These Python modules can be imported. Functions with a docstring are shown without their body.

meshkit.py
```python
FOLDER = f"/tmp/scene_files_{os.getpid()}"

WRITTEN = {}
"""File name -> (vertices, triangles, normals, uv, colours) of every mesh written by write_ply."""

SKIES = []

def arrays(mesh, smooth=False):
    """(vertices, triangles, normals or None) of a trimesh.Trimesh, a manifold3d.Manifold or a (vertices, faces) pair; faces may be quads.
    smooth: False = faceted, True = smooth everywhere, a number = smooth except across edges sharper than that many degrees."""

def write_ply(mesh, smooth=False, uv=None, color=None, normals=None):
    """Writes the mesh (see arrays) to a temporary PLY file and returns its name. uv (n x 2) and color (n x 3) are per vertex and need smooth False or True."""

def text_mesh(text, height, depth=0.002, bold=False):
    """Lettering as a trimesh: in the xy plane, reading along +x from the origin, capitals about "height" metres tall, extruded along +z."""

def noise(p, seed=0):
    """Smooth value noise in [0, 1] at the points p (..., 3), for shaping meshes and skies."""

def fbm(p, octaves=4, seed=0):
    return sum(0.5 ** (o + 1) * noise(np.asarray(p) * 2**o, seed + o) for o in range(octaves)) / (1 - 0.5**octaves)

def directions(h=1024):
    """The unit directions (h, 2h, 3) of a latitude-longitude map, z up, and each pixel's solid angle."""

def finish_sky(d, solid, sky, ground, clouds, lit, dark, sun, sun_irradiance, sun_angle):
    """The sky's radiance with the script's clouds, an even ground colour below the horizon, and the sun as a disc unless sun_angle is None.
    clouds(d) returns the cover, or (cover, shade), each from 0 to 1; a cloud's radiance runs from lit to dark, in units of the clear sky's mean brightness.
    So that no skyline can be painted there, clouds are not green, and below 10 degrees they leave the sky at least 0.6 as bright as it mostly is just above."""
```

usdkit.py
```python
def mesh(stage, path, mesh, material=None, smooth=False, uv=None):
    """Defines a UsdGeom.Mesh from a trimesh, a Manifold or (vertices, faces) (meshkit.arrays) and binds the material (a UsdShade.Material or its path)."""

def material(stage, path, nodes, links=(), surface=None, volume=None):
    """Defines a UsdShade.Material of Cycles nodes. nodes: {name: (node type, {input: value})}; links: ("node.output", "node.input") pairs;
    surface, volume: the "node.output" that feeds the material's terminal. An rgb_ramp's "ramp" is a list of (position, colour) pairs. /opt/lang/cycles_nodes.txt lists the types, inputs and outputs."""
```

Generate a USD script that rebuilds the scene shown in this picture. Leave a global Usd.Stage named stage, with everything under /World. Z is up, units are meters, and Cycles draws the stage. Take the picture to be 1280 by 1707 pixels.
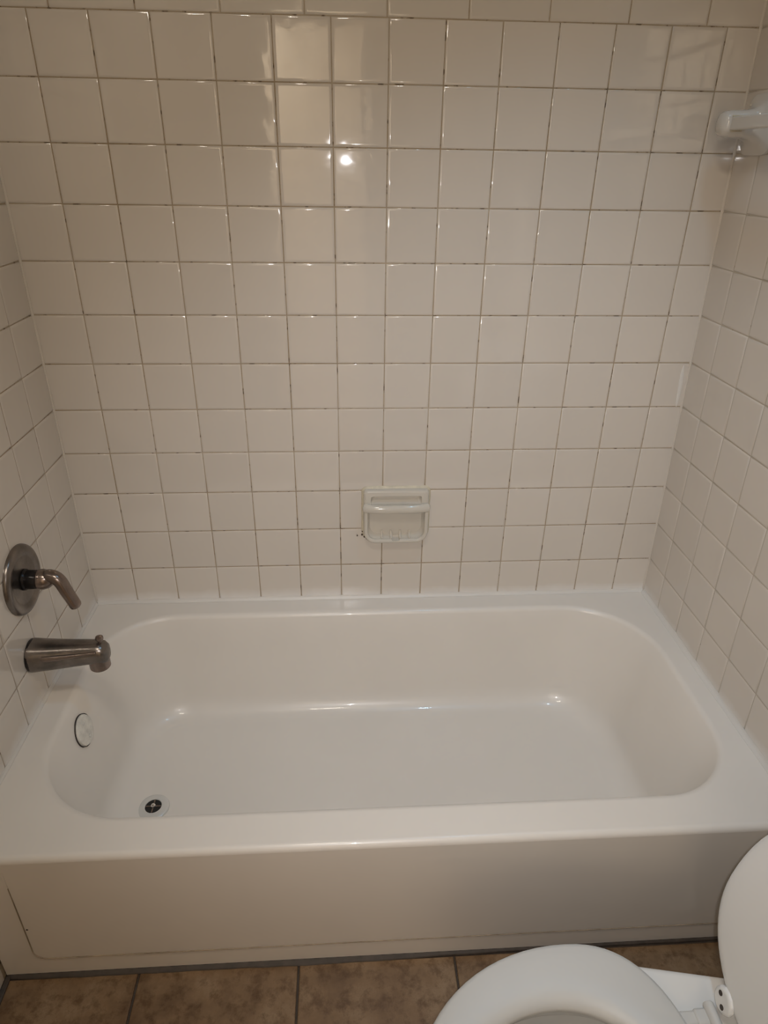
import math, random
import numpy as np, trimesh, manifold3d as m3, usdkit, meshkit
from pxr import Usd, UsdGeom, UsdLux, Gf, Sdf, Vt
stage = Usd.Stage.CreateInMemory()
UsdGeom.SetStageUpAxis(stage, 'Z'); UsdGeom.SetStageMetersPerUnit(stage, 1.0)
UsdGeom.Xform.Define(stage, '/World'); UsdGeom.Scope.Define(stage, '/World/Looks')
rng = random.Random(7); nrng = np.random.default_rng(7)

# ------------------------------------------------------------------ camera
CAM = (0.67206, -1.53450, 1.42055)
RIGHT = (0.998159, -0.059079, 0.013719); DOWN = (-0.015332, -0.464633, -0.885370); FWD = (0.058681, 0.883530, -0.464684)
cam = UsdGeom.Camera.Define(stage, '/World/camera')
rows = [tuple(RIGHT) + (0,), tuple(-v for v in DOWN) + (0,), tuple(-v for v in FWD) + (0,), CAM + (1,)]
cam.AddTransformOp().Set(Gf.Matrix4d(*[list(r) for r in rows]))
cam.CreateHorizontalApertureAttr(36.0); cam.CreateFocalLengthAttr(1117.63 / 1280 * 36.0)
cam.CreateClippingRangeAttr(Gf.Vec2f(0.02, 100))
cam.CreateExposureAttr(0.0)

# ------------------------------------------------------------------ lights
def sphere_light(name, pos, radius, color, intensity, cone=None, soft=1.0, aim=None):
    l = UsdLux.SphereLight.Define(stage, '/World/' + name)
    l.CreateRadiusAttr(radius); l.CreateColorAttr(Gf.Vec3f(*color)); l.CreateIntensityAttr(intensity)
    l.CreateNormalizeAttr(True)
    if cone:
        s = UsdLux.ShapingAPI.Apply(l.GetPrim()); s.CreateShapingConeAngleAttr(cone); s.CreateShapingConeSoftnessAttr(soft)
        z = -np.array(aim, float) / np.linalg.norm(aim); x = np.cross([0, 0, 1.0], z); x /= np.linalg.norm(x); y = np.cross(z, x)
        l.AddTransformOp().Set(Gf.Matrix4d(*[list(x) + [0], list(y) + [0], list(z) + [0], list(pos) + [1]]))
    else:
        l.AddTranslateOp().Set(Gf.Vec3d(*pos))
    return l
# the phone's own flash, one finger beside its lens
FLASH = (CAM[0] + 0.018, CAM[1] + 0.004, CAM[2] + 0.004)
sphere_light('flash_light', FLASH, 0.005, (1.0, .97, .98), 8.5, cone=42, soft=1.0, aim=(0.16, .86, -.55))
def disk_light(name, pos, radius, color, intensity):
    l = UsdLux.DiskLight.Define(stage, '/World/' + name); l.CreateRadiusAttr(radius); l.CreateColorAttr(Gf.Vec3f(*color)); l.CreateIntensityAttr(intensity)
    l.CreateNormalizeAttr(True); l.AddTranslateOp().Set(Gf.Vec3d(*pos)); return l
disk_light('bathroom_lamp_light', (0.55, -1.35, 2.36), 0.13, (1.0, .91, .78), 2.1)
disk_light('hallway_lamp_light', (0.0, -2.75, 2.36), 0.13, (1.0, .98, .95), 20.0)
# added overhead fill over the tub, tinted cool to offset the warm right side
sphere_light('shower_light_lamp', (1.15, -.65, 2.38), 0.05, (.36, .70, 1.05), 5.6, cone=45, soft=1.0, aim=(0, .001, -1))

# ------------------------------------------------------------------ helpers
used = {}
def path_for(name, parent=None):
    base = (parent.GetPath().pathString if parent else '/World') + '/'
    k = base + name; n = used.get(k, 0); used[k] = n + 1
    return k if n == 0 else f'{k}_{n:03d}'
def data(p, label=None, cat=None, group=None, kind=None):
    for k, v in (('label', label), ('category', cat), ('group', group), ('kind', kind)):
        if v: p.SetCustomDataByKey(k, v)
    return p
def thing(name, label, cat, loc=(0, 0, 0), kind=None):
    x = UsdGeom.Xform.Define(stage, path_for(name)); x.AddTranslateOp().Set(Gf.Vec3d(*loc))
    p = data(x.GetPrim(), label, cat, kind=kind); ORIGIN[str(p.GetPath())] = np.array(loc, float)
    return p
ORIGIN = {}
def obj(name, mesh, mat, parent=None, smooth=30, label=None):
    """one mesh prim; the vertices are given in world coordinates"""
    v, f, n = meshkit.arrays(mesh, smooth)
    if parent is not None:
        top = '/' + '/'.join(str(parent.GetPath()).split('/')[1:3]); v = v - ORIGIN.get(top, np.zeros(3))
    path = path_for(name, parent)
    m = usdkit.mesh(stage, path, (v, f), mat)
    if n is not None:
        m.CreateNormalsAttr(Vt.Vec3fArray.FromNumpy(n.astype(np.float32))); m.SetNormalsInterpolation('vertex')
    p = m.GetPrim()
    if label: p.SetCustomDataByKey('label', label)
    return p
def grid_faces(rings, close_u=True):
    k, n = len(rings), len(rings[0]); F = []
    for i in range(k - 1):
        for j in range(n if close_u else n - 1):
            a, b = i * n + j, i * n + (j + 1) % n
            F += [[a, b, b + n], [a, b + n, a + n]]
    return F
def loft(rings, cap0=True, cap1=True, close_u=True):
    """rings: equal-length closed loops of 3-D points"""
    n = len(rings[0]); V = np.vstack(rings); F = grid_faces(rings, close_u)
    if cap0:
        c = len(V); V = np.vstack([V, np.mean(rings[0], 0)]); F += [[c, (j + 1) % n, j] for j in range(n)]
    if cap1:
        c = len(V); V = np.vstack([V, np.mean(rings[-1], 0)]); o = (len(rings) - 1) * n; F += [[c, o + j, o + (j + 1) % n] for j in range(n)]
    t = trimesh.Trimesh(V, np.array(F), process=False)
    return t
def solid(t):
    t = t.copy(); t.merge_vertices()
    if t.volume < 0: t.invert()
    return m3.Manifold(m3.Mesh(np.array(t.vertices, np.float32), np.array(t.faces, np.uint32)))
def to_tri(m):
    q = m.to_mesh(); return trimesh.Trimesh(q.vert_properties[:, :3], q.tri_verts, process=False)
def lathe(profile, axis, origin, n=48):
    """profile: (radius, height along axis) pairs"""
    a = np.array(axis, float); a /= np.linalg.norm(a); u = np.cross(a, [0, 0, 1.0] if abs(a[2]) < .9 else [1.0, 0, 0]); u /= np.linalg.norm(u); w = np.cross(a, u)
    th = np.linspace(0, 2 * np.pi, n, endpoint=False)
    rings = [np.array(origin) + a * h + max(r, 1e-5) * (np.cos(th)[:, None] * u + np.sin(th)[:, None] * w) for r, h in profile]
    return loft(rings, True, True)
def box(x0, x1, y0, y1, z0, z1, r=0.0, seg=4):
    if r <= 0:
        b = trimesh.creation.box([x1 - x0, y1 - y0, z1 - z0]); b.apply_translation([(x0 + x1) / 2, (y0 + y1) / 2, (z0 + z1) / 2]); return b
    s = m3.Manifold.sphere(r, 4 * seg)
    return to_tri(m3.Manifold.batch_hull([s.translate((x, y, z)) for x in (x0 + r, x1 - r) for y in (y0 + r, y1 - r) for z in (z0 + r, z1 - r)]))
def spline(P, n):
    from scipy.interpolate import CubicSpline
    P = np.array(P, float); t = np.r_[0, np.cumsum(np.linalg.norm(np.diff(P[:, :3], axis=0), axis=1))]
    return CubicSpline(t, P)(np.linspace(0, t[-1], n))
def sweep(P, n=24, m=16, side=(0, 1, 0), power=2.0):
    """P rows: x y z a b ; a = half size along `side`, b = half size across it; rounded ends"""
    Q = spline(P, n); T = np.gradient(Q[:, :3], axis=0); T /= np.linalg.norm(T, axis=1)[:, None]
    th = np.linspace(0, 2 * np.pi, m, endpoint=False); e = 2 / power
    cs, sn = np.sign(np.cos(th)) * np.abs(np.cos(th)) ** e, np.sign(np.sin(th)) * np.abs(np.sin(th)) ** e
    rings = []
    def ring(c, t, a, b):
        s = np.array(side, float); s -= t * (s @ t); s /= np.linalg.norm(s); w = np.cross(t, s)
        return c + a * cs[:, None] * s + b * sn[:, None] * w
    for ang in (80, 55, 28):
        k = math.radians(ang); r = min(Q[0, 3], Q[0, 4]); rings.append(ring(Q[0, :3] - T[0] * r * .7 * math.sin(k), T[0], Q[0, 3] * math.cos(k), Q[0, 4] * math.cos(k)))
    rings += [ring(q[:3], t, q[3], q[4]) for q, t in zip(Q, T)]
    for ang in (28, 55, 80):
        k = math.radians(ang); r = min(Q[-1, 3], Q[-1, 4]); rings.append(ring(Q[-1, :3] + T[-1] * r * .7 * math.sin(k), T[-1], Q[-1, 3] * math.cos(k), Q[-1, 4] * math.cos(k)))
    return loft(rings)
def rrect(x0, x1, y0, y1, r, nc=12, ns=20, rs=None):
    """rounded rectangle as a fixed count of (x, y) points, counter-clockwise from the lower right corner; rs: radii of the corners (x1,y0), (x1,y1), (x0,y1), (x0,y0)"""
    rs = rs or [r] * 4; c = [(x1 - rs[0], y0 + rs[0]), (x1 - rs[1], y1 - rs[1]), (x0 + rs[2], y1 - rs[2]), (x0 + rs[3], y0 + rs[3])]
    out = []; arcs = []
    for k in range(4):
        th = np.radians(-90 + 90 * k + np.linspace(0, 90, nc)); arcs.append(np.stack([c[k][0] + rs[k] * np.cos(th), c[k][1] + rs[k] * np.sin(th)], 1))
    for k in range(4):
        a, b = arcs[k], arcs[(k + 1) % 4]; out.append(a)
        t = np.linspace(0, 1, ns + 2)[1:-1, None]; out.append(a[-1] * (1 - t) + b[0] * t)
    return np.vstack(out)

# ------------------------------------------------------------------ materials
L = '/World/Looks/'
def mat(name, color, rough=.4, metal=0, coat=0, var=0, var_scale=8, bump=0, bump_scale=40, bump_dist=.001, spec=.5, extra=None, obj_var=0):
    nodes = {'p': ('principled_bsdf', {'base_color': color, 'roughness': rough, 'metallic': metal, 'coat_weight': coat, 'coat_roughness': .04, 'specular_ior_level': spec}), 'g': ('geometry', {})}
    links = []; src = None
    if var:
        nodes['n'] = ('noise_texture', {'scale': var_scale, 'detail': 5, 'roughness': .6}); links.append(('g.position', 'n.vector'))
        lo = [c * (1 - var) for c in color]; hi = [min(1, c * (1 + var)) for c in color]
        nodes['r'] = ('rgb_ramp', {'ramp': [(.3, lo), (.7, hi)]}); links.append(('n.fac', 'r.fac')); src = 'r.color'
    if obj_var:
        nodes['oi'] = ('object_info', {}); nodes['ov'] = ('rgb_ramp', {'ramp': [(0, [1 - obj_var] * 3), (1, [1, 1, 1])]}); links.append(('oi.random', 'ov.fac'))
        nodes['mx'] = ('mix', {'mix_type': 'multiply', 'fac': 1.0, 'color1': color}); links += [('ov.color', 'mx.color2')]
        if src: links.append((src, 'mx.color1'))
        src = 'mx.color'
    if src: links.append((src, 'p.base_color'))
    if bump:
        nodes['bn'] = ('noise_texture', {'scale': bump_scale, 'detail': 2}); nodes['b'] = ('bump', {'strength': bump, 'distance': bump_dist})
        links += [('g.position', 'bn.vector'), ('bn.fac', 'b.height'), ('b.normal', 'p.normal')]
    return usdkit.material(stage, L + name, nodes, links, surface='p.BSDF')
M = {}
M['tile'] = mat('glazed_tile', (.70, .645, .58), rough=.05, coat=.3, obj_var=.05, bump=.25, bump_scale=14, bump_dist=.004)
def hazed():  # light bounced off the rim, plus thin caulk, painted as a pale haze
    nodes = {'g': ('geometry', {}), 's': ('separate_xyz', {}), 'n': ('noise_texture', {'scale': 7, 'detail': 5, 'roughness': .6}), 'a': ('math', {'math_type': 'multiply_add', 'value2': .045, 'value3': -.3474 - .0195}),
             'd': ('math', {'math_type': 'subtract'}), 'sc': ('math', {'math_type': 'multiply', 'value2': 26.0}), 'c': ('clamp', {'min': 0, 'max': .62}),
             'm': ('mix', {'mix_type': 'mix', 'color1': (.70, .645, .58), 'color2': (.86, .85, .84)}), 'p': ('principled_bsdf', {'roughness': .14, 'coat_weight': .2, 'coat_roughness': .05})}
    links = [('g.position', 's.vector'), ('g.position', 'n.vector'), ('n.fac', 'a.value1'), ('a.value', 'd.value1'), ('s.z', 'd.value2')]
    nodes['a'] = ('math', {'math_type': 'multiply_add', 'value2': .05, 'value3': .3474 + .007})
    links += [('d.value', 'sc.value1'), ('sc.value', 'c.value'), ('c.result', 'm.fac'), ('m.color', 'p.base_color')]
    return usdkit.material(stage, L + 'tile_with_bounce_and_caulk_haze', nodes, links, surface='p.BSDF')
M['tile_haze'] = hazed()
M['cap'] = mat('glazed_cap_tile', (.66, .61, .545), rough=.07, coat=.3, bump=.25, bump_scale=14, bump_dist=.004)
def grout_mat(name, a, b, dark, amount):
    nodes = {'g': ('geometry', {}), 'n': ('noise_texture', {'scale': 3.2, 'detail': 5, 'roughness': .65}), 'n2': ('noise_texture', {'scale': 55, 'detail': 4}),
             'r': ('rgb_ramp', {'ramp': [(.35, a), (.65, b)]}), 'r2': ('rgb_ramp', {'ramp': [(amount, [0, 0, 0]), (amount + .08, [1, 1, 1])]}),
             'm': ('mix', {'mix_type': 'mix', 'color2': dark}), 'p': ('principled_bsdf', {'roughness': .75, 'specular_ior_level': .3})}
    links = [('g.position', 'n.vector'), ('g.position', 'n2.vector'), ('n.fac', 'r.fac'), ('n2.fac', 'r2.fac'), ('r2.color', 'm.fac'), ('r.color', 'm.color1'), ('m.color', 'p.base_color')]
    return usdkit.material(stage, L + name, nodes, links, surface='p.BSDF')
M['grout'] = grout_mat('dirty_grout', (.34, .26, .165), (.48, .41, .32), (.16, .12, .08), .57)
M['grout_clean'] = grout_mat('pale_grout', (.47, .42, .34), (.55, .50, .43), (.30, .25, .18), .66)
M['caulk'] = mat('white_caulk', (.74, .715, .675), rough=.35, bump=.3, bump_scale=60, bump_dist=.002)
M['corner_caulk'] = mat('corner_caulk', (.66, .605, .535), rough=.35)
M['old_caulk'] = mat('yellowed_caulk', (.62, .56, .43), rough=.45, var=.1, var_scale=60)
M['mildew'] = mat('mildew', (.10, .075, .05), rough=.9)
M['seam'] = mat('brown_seam', (.42, .35, .265), rough=.7, var=.3, var_scale=30)  # brown line along the edge of the apron panel
M['gap'] = mat('dark_gap', (.06, .05, .045), rough=.9)
M['enamel'] = mat('tub_enamel', (.80, .755, .695), rough=.32, coat=.2, var=.015, var_scale=5)
M['apron'] = M['enamel']
M['soap'] = mat('soap_dish_ceramic', (.63, .59, .52), rough=.12, coat=.4)
M['white_ceramic'] = mat('white_ceramic', (.66, .63, .585), rough=.1, coat=.4)
M['china'] = mat('toilet_china', (.80, .80, .785), rough=.12, coat=.3)
M['lid'] = mat('lid_plastic_lightened', (.78, .79, .79), rough=.3)  # same plastic as the seat, lightened to make up for weak light
M['seat'] = mat('seat_plastic_darkened', (.60, .60, .585), rough=.4)  # same plastic as the lid, darkened against the strong overhead light
M['bronze'] = mat('worn_bronze', (.205, .182, .165), rough=.27, metal=.9, var=.35, var_scale=22)
M['bronze_dark'] = mat('dark_bronze', (.035, .032, .032), rough=.22, metal=.7)
M['bronze_light'] = mat('rubbed_bronze', (.26, .21, .185), rough=.25, metal=.9, var=.2, var_scale=30)
M['overflow'] = mat('worn_overflow_plate', (.74, .72, .66), rough=.4, var=.18, var_scale=45)
M['chrome'] = mat('chrome', (.75, .75, .75), rough=.12, metal=1)
M['black'] = mat('black_hole', (.008, .008, .008), rough=.6)
M['drain_ring'] = mat('drain_ring', (.72, .71, .68), rough=.3, metal=.25)
M['water'] = mat('bowl_water', (.24, .25, .23), rough=.03)
M['paint'] = mat('beige_paint', (.60, .52, .42), rough=.6, bump=.1, bump_scale=120)
M['hall_paint'] = mat('hallway_paint', (.72, .60, .44), rough=.7)
M['ceiling'] = mat('ceiling_paint', (.74, .72, .68), rough=.8)
M['trim'] = mat('white_trim_paint', (.70, .66, .59), rough=.4)
M['floor_caulk'] = mat('grey_floor_caulk', (.07, .056, .046), rough=.6, var=.25, var_scale=40)
M['floor_grout'] = mat('floor_grout', (.075, .055, .04), rough=.85, var=.2, var_scale=60)
M['wood'] = mat('brown_base_tile', (.20, .12, .07), rough=.45, var=.25, var_scale=20)
def floor_mat():
    nodes = {'g': ('geometry', {}), 'n': ('noise_texture', {'scale': 9, 'detail': 8, 'roughness': .65}), 'n2': ('noise_texture', {'scale': 34, 'detail': 6, 'roughness': .7}),
             'r': ('rgb_ramp', {'ramp': [(.30, (.135, .075, .036)), (.5, (.235, .145, .075)), (.72, (.36, .25, .15))]}),
             'r2': ('rgb_ramp', {'ramp': [(.36, (.50, .42, .33)), (.52, (1, 1, 1))]}),
             'm': ('mix', {'mix_type': 'multiply', 'fac': .85}), 'b': ('bump', {'strength': .25, 'distance': .002}), 'p': ('principled_bsdf', {'roughness': .42})}
    links = [('g.position', 'n.vector'), ('g.position', 'n2.vector'), ('n.fac', 'r.fac'), ('n2.fac', 'r2.fac'), ('r.color', 'm.color1'), ('r2.color', 'm.color2'), ('m.color', 'p.base_color'), ('n2.fac', 'b.height'), ('b.normal', 'p.normal')]
    return usdkit.material(stage, L + 'stone_look_floor_tile', nodes, links, surface='p.BSDF')
M['floor'] = floor_mat()
def glow(name, color, s):
    return usdkit.material(stage, L + name, {'e': ('emission', {'color': color, 'strength': s})}, surface='e.emission')

# ------------------------------------------------------------------ the room
S = 0.1096                      # tile pitch
W = 13.8123 * S                 # alcove width at the tub rim
ZR = 0.3474                     # tub rim
YF = -0.7575                    # tub front
LEAN = -0.0197                  # the right wall leans in a little
CEIL = 2.42; YB = -2.30
COLS = [0, .99, 1.993, 2.999, 4.014, 5.02, 6.026, 7.022, 8.005, 9.0, 9.994, 10.993, 11.992, 12.988]
ROWS = [3.17, 4.154, 5.157, 6.163, 7.15, 8.151, 9.146, 10.141, 11.152, 12.158, 13.156, 14.151, 15.117]
CAPTOP = 15.117 * S + 0.075
frames = {'back': lambda u, v, n: (u, -n, v), 'left': lambda u, v, n: (n, -u, v), 'right': lambda u, v, n: (W + LEAN * (v - ZR) - n, -u, v)}
def mapped(t, frame, flip):
    t = t.copy(); V = t.vertices; t.vertices = np.stack(np.broadcast_arrays(*frames[frame](V[:, 0], V[:, 1], V[:, 2])), 1)
    if flip: t.invert()
    return t
TH = .004
EDGE = [(0, -TH)] + [(.0060 * (1 - math.sin(math.radians(a))), -.0028 * (1 - math.cos(math.radians(a)))) for a in (86, 66, 45, 24, 0)]
def tile_mesh(u0, u1, v0, v1, top_round=False):
    j = .0007
    u0, u1, v0, v1 = u0 + j, u1 - j, v0 + j, v1 - j
    rot = nrng.normal(0, .0016, 2); dn = nrng.normal(0, .00012)
    rings = []
    for inset, n in EDGE:
        rings.append(np.array([(u0 + inset, v0 + inset, n), (u1 - inset, v0 + inset, n), (u1 - inset, v1 - inset, n), (u0 + inset, v1 - inset, n)]))
    V = np.vstack(rings); F = grid_faces(rings); o = 20; F += [[o, o + 1, o + 2], [o, o + 2, o + 3]]
    if top_round:
        top = V[:, 1] > v1 - .02; V[:, 2] -= np.where(top, .004 * ((V[:, 1] - (v1 - .02)) / .02).clip(0, 1) ** 2, 0)
    uc, vc = (u0 + u1) / 2, (v0 + v1) / 2
    front = V[:, 2] > -.0032
    V[:, 2] += np.where(front, dn + rot[0] * (V[:, 0] - uc) + rot[1] * (V[:, 1] - vc), 0)
    return trimesh.Trimesh(V, np.array(F), process=False)
def caulk_strip(frame, parent, u0, u1, z0, h=.011, d=.0075, name='caulk_bead', m='caulk', n=90, flip=False, seed=3):
    us = np.linspace(u0, u1, n); rings = []
    hh = h * (.75 + .5 * meshkit.fbm(np.stack([us * 22, us * 0, us * 0], 1), 3, seed)); dd = d * (.8 + .4 * meshkit.fbm(np.stack([us * 15, us * 0 + 5, us * 0], 1), 3, seed))
    for u, a, b in zip(us, hh, dd):
        rings.append(np.array([(u, z0, -.001), (u, z0, b), (u, z0 + .0022, b * .85), (u, z0 + a * .35, b * .42), (u, z0 + a * .7, b * .16), (u, z0 + a, .0004), (u, z0 + a, -.001)]))
    return obj(name, mapped(loft(rings), frame, flip), M[m], parent, smooth=60)
def wall(side, length, cols, caps, rows=ROWS, flip=False, grout='grout'):
    w = thing('wall_' + side, {'back': 'white square-tiled wall behind the tub', 'left': 'white square-tiled wall with the tub faucet', 'right': 'white square-tiled wall with the towel bar'}[side], 'wall', kind='structure')
    # mortar bed and structural wall behind the tiles
    def slab(u0, u1, v0, v1, n0, n1): return mapped(box(u0, u1, v0, v1, n0, n1), frame, flip)
    frame = side
    obj('grout', slab(0 if side != 'back' else -.004, cols[-1], 0.0 if side == 'back' else 0.0, CAPTOP - .004, -.03, -.0018), M[grout], w, smooth=False)
    far = length
    obj('plaster', slab(-.1, far + (.1 if side == 'back' else 0), -.02, CEIL, -.11, -.0301), M['paint'], w, smooth=False)
    return w
def lay(w, side, cols, rows, flip, skip=lambda u, v: False):
    for a, b in zip(rows[:-1], rows[1:]):
        for c, d in zip(cols[:-1], cols[1:]):
            if d - c < .012 or skip((c + d) / 2, (a + b) / 2): continue
            obj('tile', mapped(tile_mesh(c, d, a, b), side, flip), M['tile_haze' if a < rows[0] + .01 else 'tile'], w, smooth=True)
def lay_caps(w, side, us, flip):
    for c, d in zip(us[:-1], us[1:]):
        obj('cap_tile', mapped(tile_mesh(c, d, ROWS[-1] * S, CAPTOP), side, flip), M['cap'], w, smooth=True)
rows_m = [r * S for r in ROWS]
wb = wall('back', W, [c * S for c in COLS] + [W], None, flip=False)
lay(wb, 'back', [c * S for c in COLS] + [W], rows_m, False)
cap = [0] + [x * S for x in np.arange(1.37, 13.5, 1.404)] + [W]
lay_caps(wb, 'back', cap, False)
FRONT = -YF                                                         # the tiles run out to the tub's front edge
lcols = [0] + [1.02 * S * k for k in range(1, 7)] + [FRONT - .004, FRONT + .048]
rcols = [0] + [(.85 + (k - 1)) * S for k in range(1, 8)] + [FRONT + .048]
wl = wall('left', -YB, lcols, None, flip=True)
lay(wl, 'left', lcols, rows_m, True); lay_caps(wl, 'left', [0] + [.14 * k for k in range(1, 6)] + [lcols[-1]], True)
wr = wall('right', -YB, rcols, None, flip=False, grout='grout_clean')
lay(wr, 'right', rcols, rows_m, False); lay_caps(wr, 'right', [0] + [.14 * k for k in range(1, 6)] + [rcols[-1]], False)
# mirrored frames turn the faces over: the tiles of the back and right wall were made for a right-handed frame
# tile leg below the rim beside the tub front, then the painted parts of the side walls
for w, side, flip, c in ((wl, 'left', True, lcols), (wr, 'right', False, rcols)):
    zs = [0.0, .1, .21, rows_m[0]]
    for a, b in zip(zs[:-1], zs[1:]):
        obj('tile', mapped(tile_mesh(FRONT + .002, c[-1], a, b), side, flip), M['tile'], w, smooth=True)
    obj('painted_panel', mapped(box(c[-1], -YB, 0, CEIL, -.03, -.004), side, flip), M['paint'], w, smooth=False)
    obj('painted_panel', mapped(box(0, c[-1], CAPTOP - .004, CEIL, -.03, -.006), side, flip), M['paint'], w, smooth=False)
    obj('base_tile', mapped(box(c[-1], -YB, 0, .09, -.004, .008), side, flip), M['wood'], w, smooth=False)
obj('painted_panel', box(0, W, .006, .03, CAPTOP - .004, CEIL), M['paint'], wb, smooth=False)
caulk_strip('back', wb, .002, W - .002, ZR + .0003, h=.009, d=.006, seed=3)
caulk_strip('left', wl, .004, FRONT, ZR + .0003, h=.007, d=.005, seed=5, flip=True)
caulk_strip('right', wr, .004, FRONT, ZR + .0003, h=.011, d=.008, seed=8)
def corner_bead(xs, n=40):
    zs = np.linspace(ZR + .004, CAPTOP - .001, n); k = meshkit.fbm(np.stack([zs * 12, zs * 0, zs * 0], 1), 3, 11)
    rings = []
    for z, q in zip(zs, k):
        x, sx = xs(z); d = .0018 + .0016 * q
        rings.append(np.array([(x - sx * .002, .002, z), (x - sx * .002, -d, z), (x + sx * .0003, -d, z), (x + sx * d * .4, -d * .4, z), (x + sx * d, -.0003, z), (x + sx * d, .002, z)]))
    return loft(rings)
obj('corner_caulk', corner_bead(lambda z: (0.0, 1)), M['corner_caulk'], wl, smooth=60)
obj('corner_caulk', corner_bead(lambda z: (W + LEAN * (z - ZR), -1)), M['corner_caulk'], wr, smooth=60)
def streak():  # thin raised white streak on the last tile
    c = np.array([1.4880, .945]); t = np.linspace(0, 2 * np.pi, 40, endpoint=False); R_ = []
    for k, h in ((1, -.0002), (.93, .0004), (.7, .0010), (.35, .0013)):
        wob = 1 + .25 * np.sin(3 * t + 1) * .4
        R_.append(np.stack([c[0] + k * .0050 * np.cos(t) * wob - .002 * k * np.sin(t), np.full(40, -h), c[1] + k * .052 * np.sin(t)], 1))
    return loft(R_)
obj('caulk_smear', streak(), M['caulk'], wb, smooth=60, label='white vertical smear on the last tile')
# front wall with the doorway, hallway behind
DX0, DX1, DZ = .34, .80, 2.0
wf = thing('wall_front', 'beige painted wall with the doorway behind the photographer', 'wall', kind='structure')
obj('wall_panel', box(-.1, DX0, YB - .1, YB, 0, CEIL), M['paint'], wf, smooth=False)
obj('wall_panel', box(DX1, W + .1, YB - .1, YB, 0, CEIL), M['paint'], wf, smooth=False)
obj('wall_panel', box(DX0, DX1, YB - .1, YB, DZ, CEIL), M['paint'], wf, smooth=False)
dt = thing('trim_1', 'white trim around the doorway', 'door trim', kind='structure')
obj('jamb', box(DX0 - .055, DX0, YB, YB + .015, 0, DZ + .055, .004), M['trim'], dt)
obj('jamb', box(DX1, DX1 + .055, YB, YB + .015, 0, DZ + .055, .004), M['trim'], dt)
obj('head', box(DX0, DX1, YB, YB + .015, DZ, DZ + .055, .004), M['trim'], dt)
hall = thing('wall_hallway', 'warm beige hallway wall seen through the doorway', 'wall', kind='structure')
obj('wall_panel', box(-1.0, 2.5, -3.4, -3.3, 0, CEIL), M['hall_paint'], hall, smooth=False)
obj('wall_panel', box(-1.1, -1.0, -3.4, YB, 0, CEIL), M['hall_paint'], hall, smooth=False)
obj('wall_panel', box(2.5, 2.6, -3.4, YB, 0, CEIL), M['hall_paint'], hall, smooth=False)
data(obj('ceiling', box(-1.1, 2.6, -3.4, .11, CEIL, CEIL + .08), M['ceiling'], smooth=False), 'white painted ceiling', 'ceiling', kind='structure')
# floor: slab with square stone-look tiles, joints recessed
fl = thing('floor', 'brown mottled square floor tiles', 'floor', kind='structure')
obj('grout', box(-1.1, 2.6, -3.4, .11, -.05, -.0035), M['floor_grout'], fl, smooth=False)
FP = .3117
def floor_tile(x0, x1, y0, y1):
    j = .0022; r = []
    x0, x1, y0, y1 = x0 + j, x1 - j, y0 + j, y1 - j
    for inset, z in ((0, -.0035), (0, -.0014), (.001, -.0004), (.003, 0)):
        r.append(np.array([(x0 + inset, y0 + inset, z), (x1 - inset, y0 + inset, z), (x1 - inset, y1 - inset, z), (x0 + inset, y1 - inset, z)]))
    V = np.vstack(r); F = grid_faces(r); o = 12; F += [[o, o + 1, o + 2], [o, o + 2, o + 3]]
    return trimesh.Trimesh(V, np.array(F), process=False)
xs = [.004] + [.2557 + FP * k for k in range(0, 4)] + [W - .004]; ys = [YF - .004 - FP * k for k in range(0, 6)]; ys[-1] = YB
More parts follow.
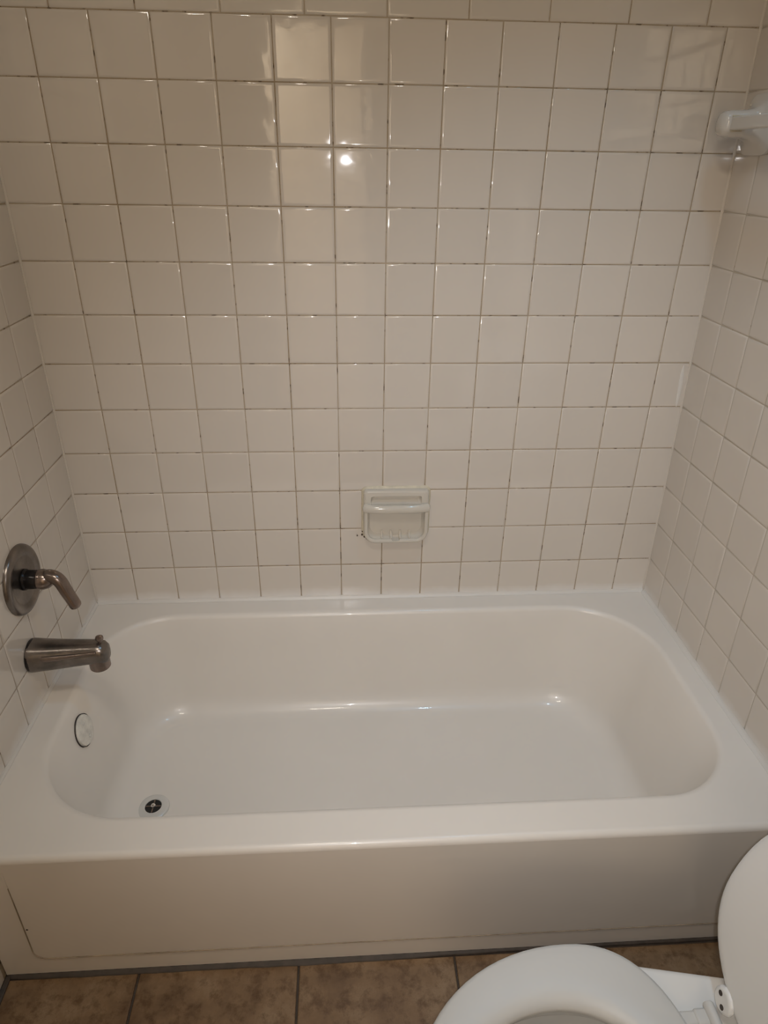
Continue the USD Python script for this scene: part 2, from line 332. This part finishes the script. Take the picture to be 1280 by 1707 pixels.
for y1, y0 in zip(ys[:-1], ys[1:]):
    for x0, x1 in zip(xs[:-1], xs[1:]): obj('floor_tile', floor_tile(x0, x1, y0, y1), M['floor'], fl, smooth=True)
obj('hallway_floor', box(-1.0, 2.5, -3.3, YB, -.0035, 0), M['floor'], fl, smooth=False)
def floor_bead():
    us = np.linspace(.004, W - .004, 120); rings = []
    for u in us:
        k = meshkit.fbm(np.array([[u * 14, 2, 0]]), 3, 4)[0]; d = (.0055 + .0065 * k) * np.interp(u, [0, .05, .3, .7, 1.0], [.35, .7, 1, .8, .3])
        rings.append(np.array([(u, YF + .003, -.003), (u, YF - d, -.003), (u, YF - d, .0006), (u, YF - d * .5, .002), (u, YF + .003, .0045)]))
    return loft(rings)
obj('floor_caulk', floor_bead(), M['floor_caulk'], fl, smooth=50)
obj('floor_caulk', box(.0, .010, YB, YF, -.002, .004, .0018), M['floor_caulk'], fl)

# ------------------------------------------------------------------ the bathtub
tub = thing('bathtub', 'off-white enamelled alcove bathtub with a smooth apron front', 'bathtub', (W / 2, YF / 2, 0))
NC, NS = 14, 26
def ring(x0, x1, y0, y1, r, z, rs=None):
    p = rrect(x0, x1, y0, y1, r, NC, NS, rs); return np.c_[p, np.full(len(p), z)]
T = []
FR = .012                                                            # the rolled front edge
for k in range(0, 7):
    a = math.pi / 2 * (1 - k / 6); T.append(ring(.001, W - .001, YF + FR - FR * math.sin(a), -.001, .002, ZR - FR + FR * math.cos(a)))
IX0, IX1, IY0, IY1 = .064, 1.449, -.6735, -.0705                     # the bowl's lip
RS = [.165, .20, .17, .19]
def inner(l, r, f, b, rr, z): return ring(IX0 + l, IX1 - r, IY0 + f, IY1 - b, 0, z, [max(.03, q + rr) for q in RS])
LF = .016
T.append(inner(-LF - .012, -LF - .012, -LF - .012, -LF - .012, LF + .012, ZR))
for k in range(0, 8):
    a = math.pi / 2 * k / 8 * .93; d = LF * (1 - math.sin(a)); T.append(inner(-d, -d, -d, -d, d, ZR - LF * (1 - math.cos(a))))
# side walls: insets (left, right, front, back) down the depth, then the fillet into the floor
ZB = .046
for z, l, r, f, b in ((.31, .010, .014, .006, .006), (.27, .018, .027, .013, .012), (.22, .027, .042, .021, .020), (.17, .035, .056, .029, .028), (.125, .042, .067, .036, .035)):
    T.append(inner(l, r, f, b, -.012 - (.31 - z) * .10, z))
for k in range(1, 9):
    a = math.pi / 2 * k / 8; e = .055 * (1 - math.cos(a)); T.append(inner(.044 + e * .93, .070 + e * 1.35, .038 + e, .037 + e, -.03 - e * .5, ZB + .012 + .062 * (1 - math.sin(a))))
for s in (.75, .5, .25, .08):
    g = inner(.044 + .05115, .070 + .07425, .093, .092, -.0575, ZB + .012)
    c = np.array([.2085, -.421, ZB]); g[:, 2] = ZB + .012 - .010 * (1 - s); T.append(c + (g - c) * [s, s, 0] + [0, 0, 0] * g); T[-1][:, 2] = g[:, 2]
basin = loft(T, cap0=False, cap1=True)
DRX, DRY = .2085, -.421
bm = basin
obj('basin', basin, M['enamel'], tub, smooth=50)
# apron: embossed panel a little proud of the border, rounded lower corner
def apron():
    za, zb = ZR - FR, .003
    n = 14
    PX0, PZ0, D = .067, .0545, .0022
    def prof(pad): return rrect(PX0 + pad, W + .2, PZ0 + pad, ZR + .2, 0, 8, 10, [.03, .03, .03, .022])
    # border and panel as a height field sampled on a fine grid
    xs = np.unique(np.r_[np.linspace(.001, W - .001, 160), np.linspace(.05, .10, 60), np.linspace(.0625, .0715, 40)]); zs = np.unique(np.r_[np.linspace(zb, za, 46), np.linspace(.050, .059, 46), np.linspace(.044, .085, 40)])
    X, Z = np.meshgrid(xs, zs); r = .024
    dx, dz = X - PX0, Z - PZ0
    d = np.where((dx < r) & (dz < r), r - np.hypot(np.maximum(r - dx, 0), np.maximum(r - dz, 0)), np.minimum(dx, dz))
    fade = np.clip((.30 - Z) / .10, .25, 1)
    t = np.clip((d + .0010) / .0025, 0, 1); t = t * t * (3 - 2 * t)
    border = D * np.where(dx < dz, fade, 1)
    border = border * np.clip((ZR - .02 - Z) / .06, 0, 1)
    seam = .0042 * np.exp(-((d + .0002) / .0013) ** 2) * np.where(dx < dz, fade, 1) * np.clip((ZR - .02 - Z) / .06, 0, 1)
    Y = YF + seam + border * (1 - t)
    V = np.c_[X.ravel(), Y.ravel(), Z.ravel()]; nx = len(xs); F = []
    for i in range(len(zs) - 1):
        for j in range(nx - 1):
            a = i * nx + j; F += [[a, a + 1, a + nx + 1], [a, a + nx + 1, a + nx]]
    k = len(V); m = len(zs); nxz = nx * m
    V2 = V.copy(); V2[:, 1] = YF + .02; F = np.array(F); F2 = F[:, ::-1] + k
    b = np.r_[np.arange(nx), np.arange(2 * nx - 1, nxz, nx), np.arange(nxz - 2, nxz - nx - 1, -1), np.arange(nxz - 2 * nx, 0, -nx)]
    E = []
    for p, q in zip(b, np.roll(b, -1)): E += [[p, p + k, q + k], [p, q + k, q]]
    return trimesh.Trimesh(np.vstack([V, V2]), np.vstack([F, F2, E]), process=False)
obj('apron', apron(), M['apron'], tub, smooth=24, label='embossed apron front of the tub')
def seam_line():
    P = [(.067, z) for z in np.linspace(.27, .080, 14)] + [(.067 + .024 * (1 - math.cos(a)), .0545 + .024 * (1 - math.sin(a))) for a in np.radians(np.linspace(6, 90, 10))] + [(x, .0545) for x in np.linspace(.12, W - .004, 60)]
    P = np.array(P); t = np.gradient(P, axis=0); t /= np.linalg.norm(t, axis=1)[:, None]; nrm = np.stack([-t[:, 1], t[:, 0]], 1)
    w = (.0008 + .0009 * meshkit.fbm(np.c_[P * 30, P[:, :1] * 0], 3, 9)) * np.interp(np.arange(len(P)), [0, 14, 24], [.2, .55, 1])
    rings = []
    for (x, z), (a, b), k in zip(P, nrm, w):
        rings.append(np.array([(x - a * k, YF + .003, z - b * k), (x - a * k, YF - .0002, z - b * k), (x, YF - .0007, z), (x + a * k, YF - .0002, z + b * k), (x + a * k, YF + .003, z + b * k)]))
    return loft(rings)
obj('panel_seam', seam_line(), M['seam'], tub, smooth=60, label='brown seam line along the apron panel')
obj('chip', lathe([(0.0, 0), (.0021, 0), (.0018, .0003), (0, .0004)], (0, -1, 0), (.0729, YF - .0002, .1487), 10), M['gap'], tub, label='small dark chip in the apron enamel')
# drain
DZ0 = ZB + .0045
dr = obj('drain', lathe([(.0185, .004), (.0195, .0062), (.030, .0058), (.0355, .003), (.0365, 0), (.0365, -.004), (.0185, -.004)], (0, 0, 1), (DRX, DRY, DZ0), 40), M['drain_ring'], tub, label='pale drain ring in the tub floor')
obj('drain_well', lathe([(.0, .0046), (.0188, .0046), (.0188, .0035), (0, .0035)], (0, 0, 1), (DRX, DRY, DZ0), 32), M['black'], dr)
cb = [box(DRX - .0185, DRX + .0185, DRY - .0018, DRY + .0018, DZ0 + .0042, DZ0 + .0064, .001), box(DRX - .0018, DRX + .0018, DRY - .0185, DRY + .0185, DZ0 + .0042, DZ0 + .0064, .001)]
obj('drain_cross', trimesh.util.concatenate(cb), M['bronze_light'], dr)
obj('drain_pin', lathe([(.0055, 0), (.0055, .004), (.004, .006), (0, .007)], (0, 0, 1), (DRX, DRY, DZ0 + .005), 20), M['chrome'], dr)
# overflow plate on the sloping end wall
OA = np.array([1, 0, .22]); OC = np.array([.0815, -.395, .281])
ov = obj('overflow_plate', lathe([(.0, .006), (.018, .0068), (.029, .0066), (.0335, .005), (.0355, .001), (.0355, -.008), (0, -.008)], OA, OC, 40), M['overflow'], tub, label='round worn white overflow plate')
OAn = OA / np.linalg.norm(OA); up = np.array([-OAn[2], 0, OAn[0]])
for s in (-1, 1): obj('screw', lathe([(.0042, 0), (.0042, .0012), (.003, .002), (0, .0022)], OAn, OC + OAn * .0063 + up * .019 * s, 14), M['drain_ring'], ov)
obj('overflow_gap', lathe([(.0362, .0), (.0368, .0012), (.037, -.006), (.0362, -.006)], OA, OC + OAn * .0006, 40), M['gap'], ov)

# ------------------------------------------------------------------ tub faucet
VX, VY, VZ = .0, -.327, .640
vl = thing('shower_valve', 'dark bronze round shower valve with lever handle on left wall', 'faucet', (VX, VY, VZ))
obj('escutcheon', lathe([(0, .0062), (.049, .0062), (.0525, .0072), (.0565, .0098), (.0625, .0112), (.0685, .0102), (.0725, .0075), (.0745, .004), (.0752, 0), (.0752, -.0008), (0, -.0008)], (1, 0, 0), (VX + .0008, VY, VZ), 64), M['bronze'], vl)
obj('hub', lathe([(.0225, .009), (.0225, .011), (.0205, .014), (.0200, .034), (.0185, .0365), (0, .0365)], (1, 0, 0), (VX, VY, VZ), 40), M['bronze_dark'], vl, label='black cylindrical valve hub')
hd = trimesh.util.concatenate([lathe([(.0195, .035), (.0215, .038), (.0218, .046), (.0190, .056), (.0135, .0635), (.006, .067), (0, .0675)], (1, 0, 0), (VX, VY, VZ), 40),
     sweep([(.046, VY, VZ + .002, .0150, .0135), (.060, VY - .001, VZ + .0085, .0150, .0135), (.0745, VY - .003, VZ + .003, .0150, .0135), (.0865, VY - .005, VZ - .021, .0145, .0128), (.0945, VY - .006, VZ - .043, .0142, .0122), (.1010, VY - .007, VZ - .061, .0140, .0120)], 30, 18)])
obj('lever_handle', hd, M['bronze_light'], vl, label='curved bronze lever handle')
PX, PY, PZ = .0, -.366, .4735
sp = thing('tub_spout', 'dark bronze tub spout with diverter knob below the valve', 'faucet', (PX, PY, PZ))
secs = [(.0008, .0345, .0345, 0), (.004, .035, .035, 0), (.012, .0345, .0345, 0), (.05, .0305, .0315, .001), (.09, .027, .0285, .003), (.120, .0250, .0265, .0045), (.140, .0240, .0255, .005), (.152, .0225, .0235, .004), (.159, .0180, .0190, .002), (.162, .0100, .0110, .000)]
th = np.linspace(0, 2 * np.pi, 36, endpoint=False); e = 2 / 2.35
cs, sn = np.sign(np.cos(th)) * np.abs(np.cos(th)) ** e, np.sign(np.sin(th)) * np.abs(np.sin(th)) ** e
body = loft([np.stack([np.full(36, PX + x), PY + a * cs, PZ + dz + b * sn], 1) for x, a, b, dz in secs])
noz = lathe([(.0215, 0), (.0215, -.028), (.0200, -.030), (.0165, -.030), (.0160, -.020), (0, -.020)], (0, 0, 1), (PX + .138, PY, PZ - .006), 32)
obj('spout_body', body, M['bronze'], sp, smooth=45)
obj('nozzle', noz, M['bronze_light'], sp, label='downturned spout nozzle')
obj('base_ring', lathe([(.0335, .0), (.0362, .0008), (.0362, .005), (.0345, .0065)], (1, 0, 0), (PX, PY, PZ), 40), M['bronze_dark'], sp)
obj('diverter_knob', lathe([(.0035, 0), (.0035, .008), (.0075, .010), (.0085, .014), (.0075, .018), (.003, .020), (0, .0202)], (0.1, 0, 1), (PX + .147, PY, PZ + .026), 24), M['bronze_light'], sp, label='small round diverter knob')
rel = sweep([(PX + .036, PY - .0290, PZ + .0105, .0050, .0075), (PX + .058, PY - .0280, PZ + .0115, .0050, .0070), (PX + .10, PY - .0250, PZ + .0150, .0045, .0045), (PX + .142, PY - .0215, PZ + .0190, .004, .0030)], 20, 12)
obj('side_relief', rel, M['bronze_light'], sp, label='teardrop relief along the side of the spout')

# ------------------------------------------------------------------ soap dish
SX0, SX1, SZ0, SZ1 = .7205, .8875, .5320, .6830
sd = thing('soap_dish', 'white ceramic wall soap dish with grab bar in back wall', 'soap dish', ((SX0 + SX1) / 2, 0, SZ0))
def xz(poly, y0, y1):
    cs_ = m3.CrossSection([np.array(poly)]); m = m3.Manifold.extrude(cs_, y1 - y0)
    return m.transform(np.array([[1, 0, 0, 0], [0, 0, -1, -y0], [0, 1, 0, 0]], float))     # extruded towards -y
def rr(x0, x1, z0, z1, rs, n=8): return rrect(x0, x1, z0, z1, 0, n, 2, rs)
def dish():
    out = [xz(rr(SX0 + i, SX1 - i, SZ0 + i, SZ1 - i, [.030, .010, .010, .030]), y, y + .001) for i, y in ((0, -.001), (0, .011), (.0015, .0155), (.005, .018))]
    body = m3.Manifold.batch_hull(out)
    # lower tray: its lip stands proud at the bottom
    path = [(SX0 + .0062, .642)] + [(SX0 + .0062 + .026 * (1 - math.cos(a)), SZ0 + .0082 + .026 * (1 - math.sin(a))) for a in np.radians(np.linspace(0, 90, 9))]
    path += [(SX0 + SX1 - x, z) for x, z in path[::-1]]
    for (xa, za), (xb, zb) in zip(path[:-1], path[1:]):
        body = body + m3.Manifold.batch_hull([m3.Manifold.sphere(.0056, 20).translate((x, -y, z)) for x, z in ((xa, za), (xb, zb)) for y in (.006, .0225)])
    cav = m3.Manifold.batch_hull([xz(rr(SX0 + .0105 + i, SX1 - .0105 - i, SZ0 + .0145 + i, .636, [.024, .006, .006, .024]), y, y + .001) for i, y in ((.006, .004), (.002, .010), (0, .018), (-.0005, .03))])
    slot = m3.Manifold.batch_hull([xz(rr(SX0 + .018 + i, SX1 - .018 - i, .6455 + i, .668 - i, [.006] * 4), y, y + .001) for i, y in ((.007, .006), (.002, .012), (0, .02))])
    notch = m3.Manifold.batch_hull([m3.Manifold.sphere(.0055, 16).translate(((SX0 + SX1) / 2 + dx, -y, SZ0 + .0155)) for dx in (-.006, .006) for y in (.010, .034)])
    return to_tri((body - cav) - slot - notch)
obj('dish_body', dish(), M['soap'], sd, smooth=35)
bar = sweep([(SX0 + .005, -.022, .6365, .0110, .0125), (SX0 + .03, -.0285, .6365, .0100, .0118), ((SX0 + SX1) / 2, -.030, .6365, .0100, .0118), (SX1 - .03, -.0285, .6365, .0100, .0118), (SX1 - .005, -.022, .6365, .0110, .0125)], 30, 18)
obj('grab_bar', bar, M['soap'], sd, label='horizontal grab bar across the soap dish')
for k in range(4):
    x = (SX0 + SX1) / 2 - .036 + .024 * k
    obj('soap_ridge', sweep([(x, -.007, SZ0 + .030, .0030, .0030), (x, -.013, SZ0 + .0185, .0032, .003), (x, -.020, SZ0 + .0155, .0030, .0028)], 10, 10, side=(1, 0, 0)), M['soap'], sd)
co = []
pts = rrect(SX0 - .0015, SX1 + .0015, SZ0 - .0015, SZ1 + .0015, 0, 8, 10, [.031, .011, .011, .031])
rings = []
for i, (x, z) in enumerate(pts):
    a, b = pts[i - 1], pts[(i + 1) % len(pts)]; t = np.array(b) - a; t /= np.linalg.norm(t); nx, nz = t[1], -t[0]
    k = .8 + .6 * meshkit.fbm(np.array([[x * 50, z * 50, 0]]), 2, 6)[0]
    rings.append(np.array([(x - nx * .003, .001, z - nz * .003), (x - nx * .002, -.0045, z - nz * .002), (x + nx * .0012, -.0024 * k, z + nz * .0012), (x + nx * .0034 * k, -.0004, z + nz * .0034 * k), (x + nx * .0034 * k, .001, z + nz * .0034 * k)]))
rings.append(rings[0])
obj('caulk_outline', loft(rings, False, False), M['old_caulk'], sd, smooth=60, label='yellowed caulk around the soap dish')
for x, z, r in ((SX0 - .0025, SZ0 + .026, .0022), (SX0 - .0035, SZ0 + .016, .0026), (SX0 - .0015, SZ0 + .034, .0014), (SX0 + .003, SZ0 + .010, .0030), (SX0 - .016, SZ0 + .0135, .0018), (SX0 + .008, SZ0 + .004, .0020)):
    obj('mildew_spot', lathe([(r, -.001), (r, .0016), (r * .6, .0024), (0, .0026)], (0, -1, 0), (x, -.0006, z), 9), M['mildew'], sd)

# ------------------------------------------------------------------ towel bar on the right wall
BZ, BX, BY = 1.4915, 1.4300, -.078
tb = thing('towel_bar', 'white ceramic towel bar on flared post high on right wall', 'towel bar', (BX, BY, BZ))
xw = W + LEAN * (BZ - ZR)
def post(y):
    rings = []
    for d, h, p in ((-.002, .053, 5), (.004, .053, 5), (.007, .049, 5), (.011, .040, 4), (.018, .0315, 3.6), (.028, .0262, 3.4), (.040, .0240, 3.2), (.054, .0235, 3), (.070, .0230, 2.8), (.078, .0210, 2.6), (.083, .0165, 2.4), (.0855, .0090, 2.2)):
        e_ = 2 / p; c_, s_ = np.sign(np.cos(th)) * np.abs(np.cos(th)) ** e_, np.sign(np.sin(th)) * np.abs(np.sin(th)) ** e_
        rings.append(np.stack([np.full(36, xw - d), y + h * c_, BZ + h * s_], 1))
    return loft(rings)
obj('post', post(BY), M['white_ceramic'], tb, smooth=50); obj('post', post(BY - .60), M['white_ceramic'], tb, smooth=50)
obj('bar', box(BX - .0115, BX + .0115, BY - .60, BY - .012, BZ - .0115, BZ + .0115, .003), M['white_ceramic'], tb, label='square white bar between the posts')
for s in (-1, 1): obj('socket_gap', box(BX - .0118, BX + .0118, BY - .0245, BY - .0228, BZ + s * .0125 - .0012, BZ + s * .0125 + .0012), M['old_caulk'], tb)

# ------------------------------------------------------------------ toilet
TY = -1.165
to = thing('toilet', 'white toilet with round seat down and lid raised', 'toilet', (1.0, TY, 0))
def egg(cx, af, ar, b, n=72, pf=2.0, pr=2.45, z=0.0):
    t = np.linspace(0, 2 * np.pi, n, endpoint=False); c, s = np.cos(t), np.sin(t)
    p = np.where(c > 0, pr, pf); e_ = 2 / p
    x = np.where(c > 0, ar, af) * np.sign(c) * np.abs(c) ** e_; y = b * np.sign(s) * np.abs(s) ** e_
    return np.stack([cx + x, TY + y, np.full(n, z)], 1)
outer = solid(loft([egg(1.02, .15, .22, .105, z=0), egg(1.02, .145, .215, .10, z=.05), egg(1.01, .13, .20, .092, z=.14), egg(1.0, .17, .19, .12, z=.22), egg(.985, .215, .16, .16, z=.30), egg(.98, .228, .145, .176, z=.36), egg(.98, .229, .145, .177, z=.385), egg(.98, .224, .14, .172, z=.393)]))
def plank(pts): return m3.Manifold.batch_hull([m3.Manifold.sphere(.012, 24).translate((x, TY + s_ * hw, z)) for x, hw in pts for s_ in (-1, 1) for z in (.367, .388)])
deck = plank(((1.05, .1555), (1.225, .123))) + plank(((1.225, .123), (1.47, .123))) + m3.Manifold.batch_hull([solid(box(1.10, 1.42, TY - .10, TY + .10, .0, .05, .01)), solid(box(1.08, 1.45, TY - .12, TY + .12, .34, .37, .008))])
cavity = solid(loft([egg(.955, .05, .05, .04, z=.13), egg(.955, .10, .085, .075, z=.17), egg(.95, .15, .125, .115, z=.26), egg(.95, .165, .135, .130, z=.34), egg(.948, .150, .128, .118, z=.365), egg(.948, .150, .128, .118, z=.42)]))
obj('bowl', to_tri((outer + deck) - cavity), M['china'], to, smooth=40)
obj('water', lathe([(.0, 0), (.098, 0), (.098, -.004), (0, -.004)], (0, 0, 1), (.955, TY, .19), 40), M['water'], to, label='grey water in the toilet bowl')
O, I = egg(.980, .234, .140, .1850), egg(.947, .140, .119, .105, pr=2.0)
sr = []
for t, z in ((0, .400), (-.012, .4055), (-.006, .4125), (.03, .4178), (.10, .4204), (.28, .4213), (.55, .4212), (.78, .4198), (.92, .4155), (.985, .4075), (1.0, .4015), (.97, .3985), (.5, .398)):
    r_ = O + (I - O) * t; r_[:, 2] = z; sr.append(r_)
sr.append(sr[0])
obj('seat', loft(sr, False, False), M['seat'], to, smooth=50)
# raised lid, leaning back a little on the tank
LX, LZ, LA = 1.163, .424, math.radians(11.5)
def lid_pt(P, n):
    """P: (along the lid, across), n: out of the inner face"""
    s, y = P[:, 0], P[:, 1]; n = np.broadcast_to(n, s.shape)
    return np.stack([LX + s * math.sin(LA) - n * math.cos(LA), TY + y, LZ + s * math.cos(LA) + n * math.sin(LA)], 1)
base = egg(0, .234, .150, .187)[:, :2]; base = np.stack([.158 - base[:, 0], base[:, 1] - TY], 1)
def inset(P, d):
    c = np.array([.19, 0]); v = P - c; l = np.linalg.norm(v, axis=1, keepdims=True); return c + v * (l - d) / l
lr = [lid_pt(inset(base, i), n) for i, n in ((.006, -.018), (.001, -.015), (0, -.010), (.0005, -.006), (.003, -.003), (.008, -.0012), (.018, -.0002), (.05, .0006), (.10, .001))]
obj('lid', loft(lr), M['lid'], to, smooth=45, label='raised lid leaning back against the tank')
for s in (-1, 1):
    y = TY + s * .083
    hg = obj('hinge', trimesh.util.concatenate([box(1.128, 1.148, y - .011, y + .011, .398, .417, .005), lathe([(.0065, -.015), (.0075, -.013), (.0075, .013), (.0065, .015)], (0, 1, 0), (1.152, y, .416), 20), box(1.108, 1.132, y - .009, y + .009, .402, .415, .004)]), M['seat'], to)
    ax = np.array([-math.cos(LA), 0, math.sin(LA)]); yc = s * .083
    yc += .007
    lug = obj('lid_lug', m3.Manifold.batch_hull([m3.Manifold.sphere(.0055, 24).translate(tuple(lid_pt(np.array([[.0125 + .0125 * math.cos(q), yc + .0125 * math.sin(q)]]), -.0022)[0])) for q in np.linspace(0, 2 * math.pi, 14)[:-1]]), M['lid'], to)
    for a, b in ((.0070, -.0055), (.0180, .0065)):
        obj('screw_hole', lathe([(.0036, 0), (.0036, .0006), (0, .0007)], ax, lid_pt(np.array([[a, yc + b]]), .0031)[0], 14), M['gap'], lug)
tk = obj('tank', box(1.302, 1.492, TY - .195, TY + .195, .40, .70, .022, 6), M['china'], to, smooth=40)
obj('flush_lever', sweep([(1.298, TY - .145, .655, .006, .006), (1.288, TY - .140, .655, .006, .006), (1.286, TY - .10, .652, .004, .007), (1.287, TY - .075, .648, .004, .008)], 14, 10, side=(1, 0, 0)), M['chrome'], tk)
obj('tank_lid', box(1.290, 1.497, TY - .205, TY + .205, .70, .735, .012, 5), M['china'], to, smooth=40)

# ------------------------------------------------------------------ lamps (overhead, out of the frame)
def ceiling_lamp(name, label, x, y, glow_mat):
    t = thing(name, label, 'ceiling light', (x, y, CEIL))
    obj('rim', lathe([(.17, -.001), (.17, -.02), (.15, -.028), (.14, -.028), (.14, -.001)], (0, 0, 1), (x, y, CEIL), 40), M['trim'], t)
    obj('diffuser', lathe([(.14, -.003), (.14, -.030), (.13, -.038), (.09, -.048), (0, -.052)], (0, 0, 1), (x, y, CEIL), 40), glow_mat, t)
ceiling_lamp('ceiling_lamp', 'round warm ceiling lamp above the bathroom floor', .55, -1.35, glow('lamp_glow', (1.0, .9, .76), .8))
ceiling_lamp('hallway_lamp', 'round warm ceiling lamp in the hallway', .0, -2.75, glow('hall_lamp_glow', (1.0, .80, .56), 1.5))
dl = thing('shower_downlight', 'added recessed downlight in the ceiling over the tub for cool fill light', 'ceiling light', (1.15, -.65, CEIL))  # unseen fixture added to carry the cool overhead fill
obj('trim_ring', lathe([(.075, -.001), (.075, -.006), (.060, -.009), (.058, -.001)], (0, 0, 1), (1.15, -.65, CEIL), 40), M['trim'], dl)
obj('lens', lathe([(.058, -.0012), (.058, -.003), (0, -.003)], (0, 0, 1), (1.15, -.65, CEIL), 32), glow('added_downlight_glow', (.85, .93, 1.0), 1.2), dl)
